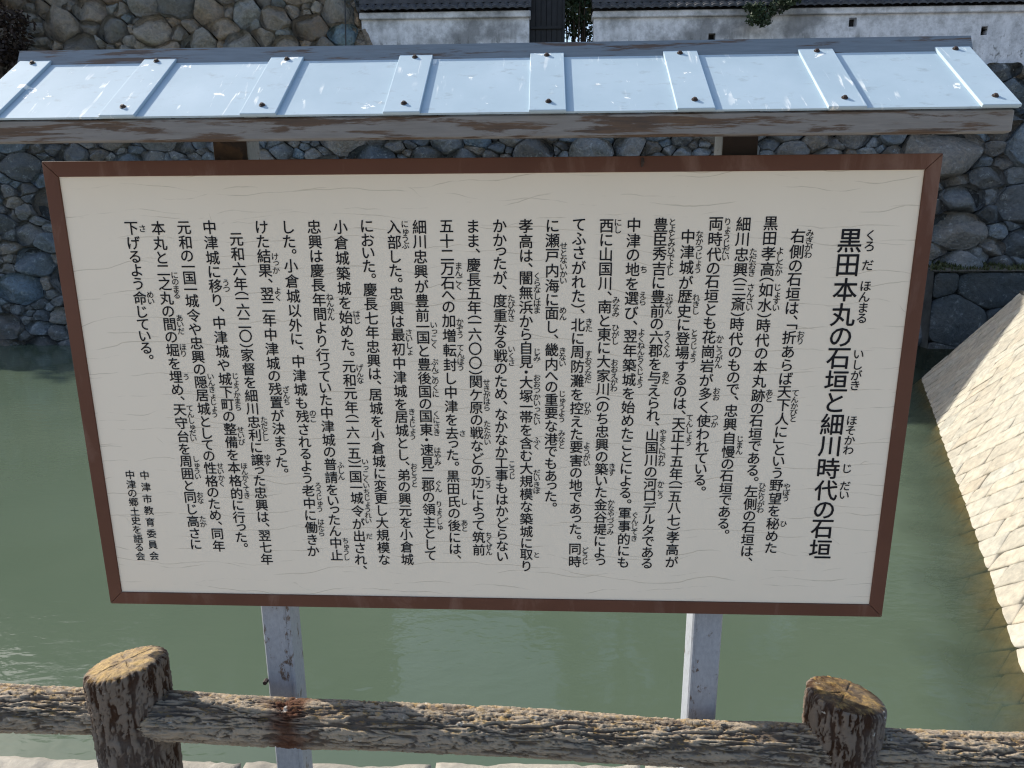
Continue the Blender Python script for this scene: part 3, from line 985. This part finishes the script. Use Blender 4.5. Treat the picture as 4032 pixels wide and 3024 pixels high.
# ------------------------------------------------------------------ log fence of the near bank
def log_mesh(p0, p1, r, vertical, name, parent, cut=None, seed=0.0, amp=0.006, stain=None, lich_shade=1.0):
    """bark covered log from p0 to p1; real relief, height kept in the tint attribute"""
    p0, p1 = np.array(p0, float), np.array(p1, float)
    L = np.linalg.norm(p1 - p0)
    d = (p1 - p0) / L
    a = np.cross(d, (0, 1, 0)); a /= np.linalg.norm(a)
    b = np.cross(d, a)
    m = 190 if vertical else 176
    n = int(L / 0.0032)
    th = np.linspace(0, math.tau, m, endpoint=False)
    z = np.linspace(0, L, n)
    TH, Z = np.meshgrid(th, z)
    cx, cy = np.cos(TH), np.sin(TH)
    kk = r * (105 if vertical else 120)
    q = np.stack([cx * kk + seed, cy * kk + seed * 1.7, Z * (21 if vertical else 15)], -1)
    w1 = fbm(q * 0.5 + 9.1, 3) - 0.5
    w2 = fbm(q * 1.9 + 3.7, 2) - 0.5
    q = q + np.stack([w1 * 1.3 + w2 * 0.35, -w1 * 1.3 + w2 * 0.35, w1 * 1.2], -1)
    def furrow(p_, wd):
        t_ = np.clip(np.abs(fbm(p_, 2) - 0.5) / wd, 0, 1)
        return 1 - t_ * t_ * (3 - 2 * t_)
    f1 = furrow(q * 0.62, 0.10)
    f2 = furrow(q * 1.25 + 31.0, 0.085)
    f3 = furrow(q * 2.3 + 71.0, 0.08)
    big = fbm(q * 0.8 + 50.0, 3)
    hgt = np.clip(1.0 - np.maximum(np.maximum(f1, 0.75 * f2), 0.4 * f3) + (big - 0.5) * 0.9, 0, 1)
    fine = fbm(np.stack([cx * r * 300, cy * r * 300, Z * 190], -1), 3) - 0.5
    bulge = (fbm(np.stack([cx * 0.9 + seed, cy * 0.9, Z * 3.0], -1), 2) - 0.5) * 0.014
    rad = r + (hgt - 0.65) * amp * 2 + fine * 0.004 + bulge * (0.45 if vertical else 1.0)
    if vertical:
        rad = rad - 0.006 * np.exp(-np.clip(L - Z, 0, None) / 0.004)
    P = p0 + Z[..., None] * d + rad[..., None] * (cx[..., None] * a + cy[..., None] * b)
    col = np.zeros((n, m, 3))
    col[..., 0] = np.clip(hgt * 0.9 + (big - 0.5) * 0.9, 0, 1)
    if stain:
        ss = np.clip(1.25 - np.abs(Z - stain) / 0.055 + (fbm(np.stack([cx * 2, cy * 2, Z * 20], -1), 3) - 0.5) * 1.6, 0, 1)
        col[..., 1] = ss * 0.85
    V_ = [P.reshape(-1, 3)]
    K_ = [col.reshape(-1, 3)]
    f = []
    ii, jj = np.meshgrid(np.arange(n - 1), np.arange(m), indexing='ij')
    j2 = (jj + 1) % m
    f = np.stack([ii * m + jj, ii * m + j2, ii * m + m + j2, ii * m + m + jj], -1).reshape(-1, 4).tolist()
    base = n * m
    if cut is not None:
        # sawn top, tilted, with checks radiating from the heart
        rim = P[-1]
        ce = p1.copy()
        ringn = 26
        for kx in range(1, ringn + 1):
            t = 1 - kx / ringn
            pt = ce + (rim - ce) * t if kx < ringn else None
            if kx < ringn:
                ang = th
                rad_ = np.linalg.norm(pt - ce, axis=1)
                crack = np.zeros(m)
                for a0, w0, l0 in ((0.9, 0.0024, 0.8), (4.1, 0.0022, 0.75), (2.2, 0.0018, 0.55), (5.4, 0.0018, 0.6), (0.2, 0.0015, 0.5)):
                    da = np.abs((ang - a0 + np.pi) % math.tau - np.pi) * rad_
                    crack += np.exp(-(da / w0) ** 2) * (rad_ < r * l0) * np.clip((rad_ - 0.010) / 0.01, 0, 1)
                nz = (fbm(np.stack([pt[:, 0] * 70, pt[:, 1] * 70, pt[:, 2] * 0 + seed], -1), 4) - 0.5) * 0.007 + (0.007 * (1 - (t ** 6))) 
                pt = pt + d * (nz - crack * 0.003)[:, None]
                V_.append(pt)
                cc = np.zeros((m, 3)); cc[:, 0] = (0.42 if lich_shade < 0.4 else 0.75) - crack * 0.25; cc[:, 2] = min(1.0, kx / 4) * lich_shade  # low value also darkens the cap: shade painted into its colour
                K_.append(cc)
                o_ = base + (kx - 1) * m
                prev = (n - 1) * m if kx == 1 else o_ - m
                for j in range(m):
                    j2 = (j + 1) % m
                    f.append((prev + j, prev + j2, o_ + j2, o_ + j))
        o_ = base + (ringn - 2) * m
        V_.append((ce + d * 0.007)[None]); K_.append(np.array([[0.7, 0, lich_shade]]))
        ci = base + (ringn - 1) * m
        for j in range(m):
            f.append((o_ + j, o_ + (j + 1) % m, ci))
    V_ = np.vstack(V_)
    if cut is not None:
        # tilt everything near the top by the saw angle
        w_ = np.clip(((V_ - p0) @ d - (L - 0.16)) / 0.16, 0, 1.2)
        V_[:, 2] += w_ * ((V_[:, 0] - p1[0]) * cut[0] + (V_[:, 1] - p1[1]) * cut[1])
    return mesh(name, V_, f, M['bark_v' if vertical else 'bark_h'], parent, True, np.clip(np.vstack(K_), 0, 1))

fence = empty('log_fence', (-0.07, 1.48, 0))
tag(fence, 'rustic log fence with bark texture and lichen in front of the sign', 'fence')
LICH_SHADE = [0.6, 1.0, 0.30, 0.5]  # lichen per post; low on the right one, whose cap shade is painted
FO = np.array([-0.07, 1.48, 0])
def L_(p): return np.array(p) - FO
fp = [(-2.72, 1.5593, 0.6448), (-0.9485, 1.4948, 0.6448), (0.8137, 1.4749, 0.5569), (2.5793, 1.4069, 0.551)]
cuts = [(0.1, -0.1), (0.15, -0.14), (-0.15, -0.10), (0.1, 0.1)]
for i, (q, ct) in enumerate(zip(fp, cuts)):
    log_mesh(L_((q[0], q[1], -0.1)), L_(q), 0.0895, True, 'post', fence, ct, 3.1 * i + 1.3, 0.0036, None, LICH_SHADE[i])
rl = [((-2.6966, 1.5593, 0.5334), (-0.9379, 1.4796, 0.5159), None), ((-0.9379, 1.4796, 0.5135), (0.8207, 1.4538, 0.415), 0.39), ((0.809, 1.4538, 0.4127), (2.5793, 1.3952, 0.381), None)]
for i, (a, b, st) in enumerate(rl):
    log_mesh(L_(a), L_(b), 0.0525, False, 'rail', fence, None, 5.7 * i + 2.2, 0.0052, st)

# ------------------------------------------------------------------ information sign
BYAW = -0.04241253
BC = np.array([-0.06375358, 1.53415297, 1.29147278])
sign = empty('information_sign', (BC[0], BC[1], 0), BYAW)
tag(sign, 'brown framed cream information board with a small pale blue metal roof', 'sign')
ZB = BC[2]
HW, HH = 0.950, 0.5308
IW, IH = 0.918, 0.4990
p = MB()
p.box((-IW - 0.004, 0.0, ZB - IH - 0.004), (IW + 0.004, 0.018, ZB + IH + 0.004))
panel = p.build('panel', M['panel'], sign)
fr = MB()
def fbar(a, b, c, d):
    q = [(a[0], -0.004, a[1]), (b[0], -0.004, b[1]), (c[0], -0.004, c[1]), (d[0], -0.004, d[1])]
    fr.prism(q, 0, (0, 0.034, 0))
g_ = 0.0004
fbar((-HW + g_, ZB + HH), (HW - g_, ZB + HH), (IW - g_, ZB + IH), (-IW + g_, ZB + IH))
fbar((-HW + g_, ZB - HH), (HW - g_, ZB - HH), (IW - g_, ZB - IH), (-IW + g_, ZB - IH))
fbar((-HW, ZB + HH - g_), (-HW, ZB - HH + g_), (-IW, ZB - IH + g_), (-IW, ZB + IH - g_))
fbar((HW, ZB + HH - g_), (HW, ZB - HH + g_), (IW, ZB - IH + g_), (IW, ZB + IH - g_))
fro = fr.build('frame', M['frame'], sign)
bm_ = fro.modifiers.new('bevel', 'BEVEL')
bm_.width = 0.0012
bm_.segments = 2
dr = MB()
dr.tube([(0.338, -0.006, ZB + HH - 0.004), (0.339, -0.0065, ZB + HH - 0.012), (0.338, -0.006, ZB + HH - 0.022)], [0.0028, 0.0042, 0.0018], 6)
dr.build('rust_drip', M['bolt'], sign)
for sx in (-0.547, 0.547):
    k = MB()
    k.box((sx - 0.037, 0.032, -0.02), (sx + 0.037, 0.104, 1.93), 0.004)
    k.box((sx + 0.026 * (1 if sx < 0 else -1) - 0.0012, 0.0305, 0.0), (sx + 0.026 * (1 if sx < 0 else -1) + 0.0012, 0.033, 1.8))
    po = k.build('post', M['post'], sign)
    k = MB()
    k.box((sx - 0.0365, 0.0275, ZB + HH - 0.05), (sx + 0.0365, 0.0318, 1.95), 0.001)  # dark brown plate on the upper front of the post
    k.build('front_plate', M['darkplate'], po)
k = MB()
k.tube([(-0.588, 0.036, 0.52), (-0.588, 0.022, 0.52)], [0.006, 0.006], 6)
k.build('clip', M['bolt'], sign)

# roof
RYR, RZR, RYE, RZE = 0.070, 2.033, -0.122, 1.895
HL = 1.013
sd = np.array([0, RYE - RYR, RZE - RZR])
sd_l = np.linalg.norm(sd)
sd = sd / sd_l
sn = np.array([0, sd[2], -sd[1]])
if sn[2] < 0: sn = -sn
R0 = np.array([0, RYR, RZR])
def slab(mb, x0, x1, t0, t1, h0, h1, mirror=False):
    """box lying on the slope: t along the slope from the ridge, h along its normal"""
    q = []
    for x, t, h in ((x0, t0, h0), (x1, t0, h0), (x1, t1, h0), (x0, t1, h0), (x0, t0, h1), (x1, t0, h1), (x1, t1, h1), (x0, t1, h1)):
        pnt = R0 + np.array([x, 0, 0]) + sd * t + sn * h
        if mirror: pnt[1] = 2 * RYR - pnt[1]
        q.append(pnt)
    f = [(0, 3, 2, 1), (4, 5, 6, 7), (0, 1, 5, 4), (1, 2, 6, 5), (2, 3, 7, 6), (3, 0, 4, 7)]
    mb.add(q, f)
rf = MB()
slab(rf, -HL, HL, 0.0, sd_l, -0.004, 0.0)
slab(rf, -HL, HL, 0.0, sd_l * 0.66, -0.004, 0.0, True)
roof = rf.build('roof', M['roof'], sign)
BW = 0.071
step = (2 * HL - BW) / 7
for i in range(8):
    for mir in (False, True):
        k = MB()
        x0 = -HL + i * step
        slab(k, x0, x0 + BW, -0.001, sd_l * (0.67 if mir else 1.0) + 0.005, 0.0, 0.0062, mir)
        bo = k.build('batten', M['roof'], roof)
        bv = bo.modifiers.new('bevel', 'BEVEL'); bv.width = 0.0012; bv.segments = 2
        if mir: continue
        for t in (0.012, sd_l - 0.026):
            c = R0 + np.array([x0 + BW * (0.5 + rng.normal(0, 0.03)), 0, 0]) + sd * t
            k = MB()
            k.tube([c + sn * 0.0060, c + sn * 0.0078], [0.0062, 0.006], 14)
            k.tube([c + sn * 0.0078, c + sn * 0.0105, c + sn * 0.0112], [0.0042, 0.004, 0.0028], 6)
            k.build('bolt', M['bolt'], roof)
k = MB()
k.prism([(-HL - 0.006, RYR - 0.006, RZR - 0.004), (-HL - 0.006, RYR + 0.010, RZR + 0.0285), (-HL - 0.006, RYR + 0.022, RZR + 0.0285), (-HL - 0.006, RYR + 0.038, RZR - 0.02), (-HL - 0.006, RYR, RZR - 0.02)], 0, (2 * HL + 0.012, 0, 0))
k.build('ridge_cap', M['ridge'], roof)
k = MB()
k.box((-HL + 0.002, RYE + 0.004, RZE - 0.046), (HL - 0.004, RYE + 0.026, RZE - 0.004), 0.003)
k.build('eave_board', M['eave'], roof)
# ------------------------------------------------------------------ lettering
GL = {}
def glyph(ch):
    if ch not in GL:
        c = bpy.data.curves.new('g', 'FONT')
        c.body = ch
        c.size = 1
        c.resolution_u = 3
        o = bpy.data.objects.new('g', c)
        C.objects.link(o)
        dg = bpy.context.evaluated_depsgraph_get()
        m = o.evaluated_get(dg).to_mesh()
        v = np.array([q.co[:2] for q in m.vertices]).reshape(-1, 2)
        f = [tuple(q.vertices) for q in m.polygons]
        o.to_mesh_clear()
        bpy.data.objects.remove(o)
        bpy.data.curves.remove(c)
        GL[ch] = (v, f, v[:, 1].min(), v[:, 1].max())
    return GL[ch]
VERT = {'、': '︑', '。': '︒', '「': '﹁', '」': '﹂', '(': '︵', ')': '︶'}
SMALL = 'ょゅっゃ'

def parse(t):
    out, rub, i = [], [], 0
    while i < len(t):
        if t[i] == '{':
            j = t.index('}', i)
            b, r = t[i + 1:j].split('|')
            rub.append((len(out), len(out) + len(b), r))
            out += list(b)
            i = j + 1
        else:
            out.append(t[i]); i += 1
    return out, rub

def put(V_, F_, ch, x, ztop, em, bold=0.0115):
    """ink top of the glyph at ztop, cell centred on x"""
    v, f, lo, hi = glyph(VERT.get(ch, ch))
    dx = 0.08 if ch in SMALL else 0.0
    # the painted strokes are fuller than the typeface: lay the outline four times, a hair apart
    for q_, (ox, oz) in enumerate(((-1, 0), (1, 0), (0, -1), (0, 1))):
        n = len(V_)
        for a in v:
            V_.append((x + (a[0] - 0.5 + dx + ox * bold) * em, -0.0009 - 0.00006 * q_, ztop + (a[1] - hi + oz * bold) * em))
        F_ += [tuple(i + n for i in q) for q in f]
    return (hi - lo) * em

def column(text, s0, z0, s1, z1, em, rem, roff, rpitch, name):
    chars, rub = parse(text)
    V_, F_ = [], []
    ink = []
    for ch in chars:
        if ch == '　': ink.append(0.0)
        else:
            _, _, lo, hi = glyph(VERT.get(ch, ch)); ink.append((hi - lo) * em)
    gaps = []
    for i in range(len(chars) - 1):
        gp_ = 1.0
        a, b = chars[i], chars[i + 1]
        if a in '、。': gp_ = 3.2
        if b in '、。': gp_ = 0.9
        if '・' in (a, b): gp_ = 2.0
        if '一' in (a, b): gp_ = 1.7 if (a in '()・' or b in '()') else 3.0
        elif a in '二三' or b in '二三': gp_ = 1.25
        gaps.append(gp_)
    tot = z0 - z1
    g1 = (tot - sum(ink)) / max(1e-6, sum(gaps))
    z = z0
    pos = []
    for i, ch in enumerate(chars):
        x = s0 + (s1 - s0) * (z0 - z) / tot
        if ch != '　': put(V_, F_, ch, x, z, em)
        pos.append((z, z - ink[i], x))
        z -= ink[i] + (g1 * gaps[i] if i < len(gaps) else 0)
    o = mesh(name, V_, F_, M['ink'], panel)
    if rub:
        for a, b, r in rub:
            V2_, F2_ = [], []
            zc = (pos[a][0] + pos[b - 1][1]) / 2
            x = pos[a][2] + roff
            zz = zc + rpitch * len(r) / 2
            for ch in r:
                v, f, lo, hi = glyph(ch)
                off = (0.88 - hi) * rem * 0.5 if ch not in SMALL else 0.18 * rem
                put(V2_, F2_, ch, x, zz - off, rem)
                zz -= rpitch
            mesh('reading_gloss', V2_, F2_, M['ink'], panel)
    return g1

BODY = [
 ('{右側|みぎがわ}の石垣は、「{折|おり}あらば{天下人|てんかびと}に」という{野望|やぼう}を{秘|ひ}めた', (0.6731,0.3812,0.6741,-0.3683)),
 ('黒田{孝高|よしたか}({如水|じょすい})時代の本丸{跡|あと}の石垣である。{左側|ひだりがわ}の石垣は、', (0.6139,0.4065,0.6189,-0.3898)),
 ('細川{忠興|ただおき}({三斎|さんさい})時代のもので、忠興{自慢|じまん}の石垣である。', (0.5573,0.4059,0.5597,-0.3202)),
 ('{両時代|りょうじだい}の石垣とも{花崗岩|かこうがん}が{多|おお}く{使|つか}われている。', (0.4993,0.4055,0.4986,-0.2122)),
 ('{中津城|なかつじょう}が{歴史|れきし}に{登場|とうじょう}するのは、{天正|てんしょう}十五年(一五八七)孝高が', (0.4420,0.3810,0.4435,-0.4093)),
 ('{豊臣秀吉|とよとみひでよし}に{豊前|ぶぜん}の{六郡|ろくぐん}を{与|あた}えられ、{山国川|やまくにがわ}の{河口|かこう}デルタである', (0.3831,0.4054,0.3851,-0.4131)),
 ('中津の{地|ち}を{選|えら}び、{翌年築城|よくねんちくじょう}を始めたことによる。{軍事的|ぐんじてき}にも', (0.3263,0.4057,0.3282,-0.4118)),
 ('{西|にし}に山国川、{南|みなみ}と{東|ひがし}に{大家川|おおえがわ}(のち忠興の{築|きず}いた{金谷堤|かなやづつみ}によっ', (0.2680,0.4025,0.2718,-0.4067)),
 ('てふさがれた)、{北|きた}に{周防灘|すおうなだ}を{控|ひか}えた{要害|ようがい}の地であった。{同時|どうじ}', (0.2098,0.4038,0.2126,-0.4128)),
 ('に{瀬戸内海|せとないかい}に{面|めん}し、{畿内|きない}への{重要|じゅうよう}な{港|みなと}でもあった。', (0.1528,0.4024,0.1533,-0.2565)),
 ('孝高は、{闇無浜|くらなしはま}から{自見|じみ}・{大塚一帯|おおつかいったい}を{含|ふく}む{大規模|だいきぼ}な築城に{取|と}り', (0.0957,0.4046,0.0963,-0.4255)),
 ('かかったが、{度重|たびかさ}なる{戦|いくさ}のため、なかなか{工事|こうじ}もはかどらない', (0.0390,0.4035,0.0380,-0.3995)),
 ('まま、慶長五年(一六〇〇){関ケ原|せきがはら}の{戦|たたかい}などの{功|こう}によって{筑前|ちくぜん}', (-0.0185,0.4029,-0.0183,-0.3856)),
 ('五十二{万石|まんごく}への{加増|かぞう}{転封|てんぽう}し中津を{去|さ}った。黒田{氏|し}の{後|あと}には、', (-0.0758,0.4024,-0.0762,-0.3947)),
 ('細川忠興が豊前{一国|いっこく}と{豊後国|ぶんごのくに}の{国東|くにさき}・{速見|はやみ}二{郡|ぐん}の{領主|りょうしゅ}として', (-0.1344,0.4035,-0.1363,-0.4001)),
 ('{入部|にゅうぶ}した。忠興は{最初|さいしょ}中津城を{居城|きょじょう}とし、{弟|おとうと}の興元を小倉城', (-0.1906,0.4036,-0.1934,-0.4136)),
 ('においた。慶長七年忠興は、居城を小倉城に変更し大規模な', (-0.2494,0.4039,-0.2502,-0.4140)),
 ('小倉城築城を{始|はじ}めた。{元和|げんな}元年(一六一五){一国一城令|いっこくいちじょうれい}が{出|だ}され、', (-0.3072,0.4042,-0.3080,-0.4267)),
 ('忠興は慶長{年間|ねんかん}より行っていた中津城の{普請|ふしん}をいったん{中止|ちゅうし}', (-0.3651,0.4048,-0.3666,-0.4037)),
 ('した。小倉城以外に、中津城も{残|のこ}されるよう{老中|ろうじゅう}に{働|はたら}きか', (-0.4229,0.4032,-0.4239,-0.3936)),
 ('けた{結果|けっか}、{翌|よく}二年中津城の{残置|ざんち}が決まった。', (-0.4812,0.4035,-0.4829,-0.1774)),
 ('元和六年(一六二〇)家督を細川{忠利|ただとし}に{譲|ゆず}った忠興は、翌七年', (-0.5396,0.3775,-0.5406,-0.4187)),
 ('中津城に{移|うつ}り、中津城や{城下町|じょうかまち}の{整備|せいび}を{本格的|ほんかくてき}に行った。', (-0.5968,0.4054,-0.5992,-0.3718)),
 ('元和の一国一城令や忠興の{隠居城|いんきょじょう}としての{性格|せいかく}のため、同年', (-0.6540,0.4031,-0.6574,-0.3851)),
 ('本丸と{二之丸|にのまる}の{間|あいだ}の{堀|ほり}を{埋|う}め、{天守台|てんしゅだい}を{周囲|しゅうい}と{同|おな}じ{高|たか}さに', (-0.7118,0.4042,-0.7141,-0.3796)),
 ('{下|さ}げるよう{命|めい}じている。', (-0.7719,0.4026,-0.7747,0.0962)),
]
EM = 0.0320
def zz_(c): return (c[0], c[1] + ZB, c[2], c[3] + ZB)
column('{黒|くろ}{田|だ}{本丸|ほんまる}の{石垣|いしがき}と{細川|ほそかわ}{時|じ}{代|だい}の石垣', *zz_((0.7821, 0.3796, 0.7898, -0.3798)), 0.0540, 0.0255, 0.0420, 0.0232, 'title_lettering')
for t, c in BODY:
    column(t, *zz_(c), EM, 0.0175, 0.0243, 0.0150, 'text_column')
column('中津市教育委員会', *zz_((-0.8190, -0.1768, -0.8232, -0.4104)), 0.0245, 0.01, 0, 0.01, 'credit_lettering')
column('中津の郷土史を語る会', *zz_((-0.8546, -0.1760, -0.8579, -0.4117)), 0.0245, 0.01, 0, 0.01, 'credit_lettering')
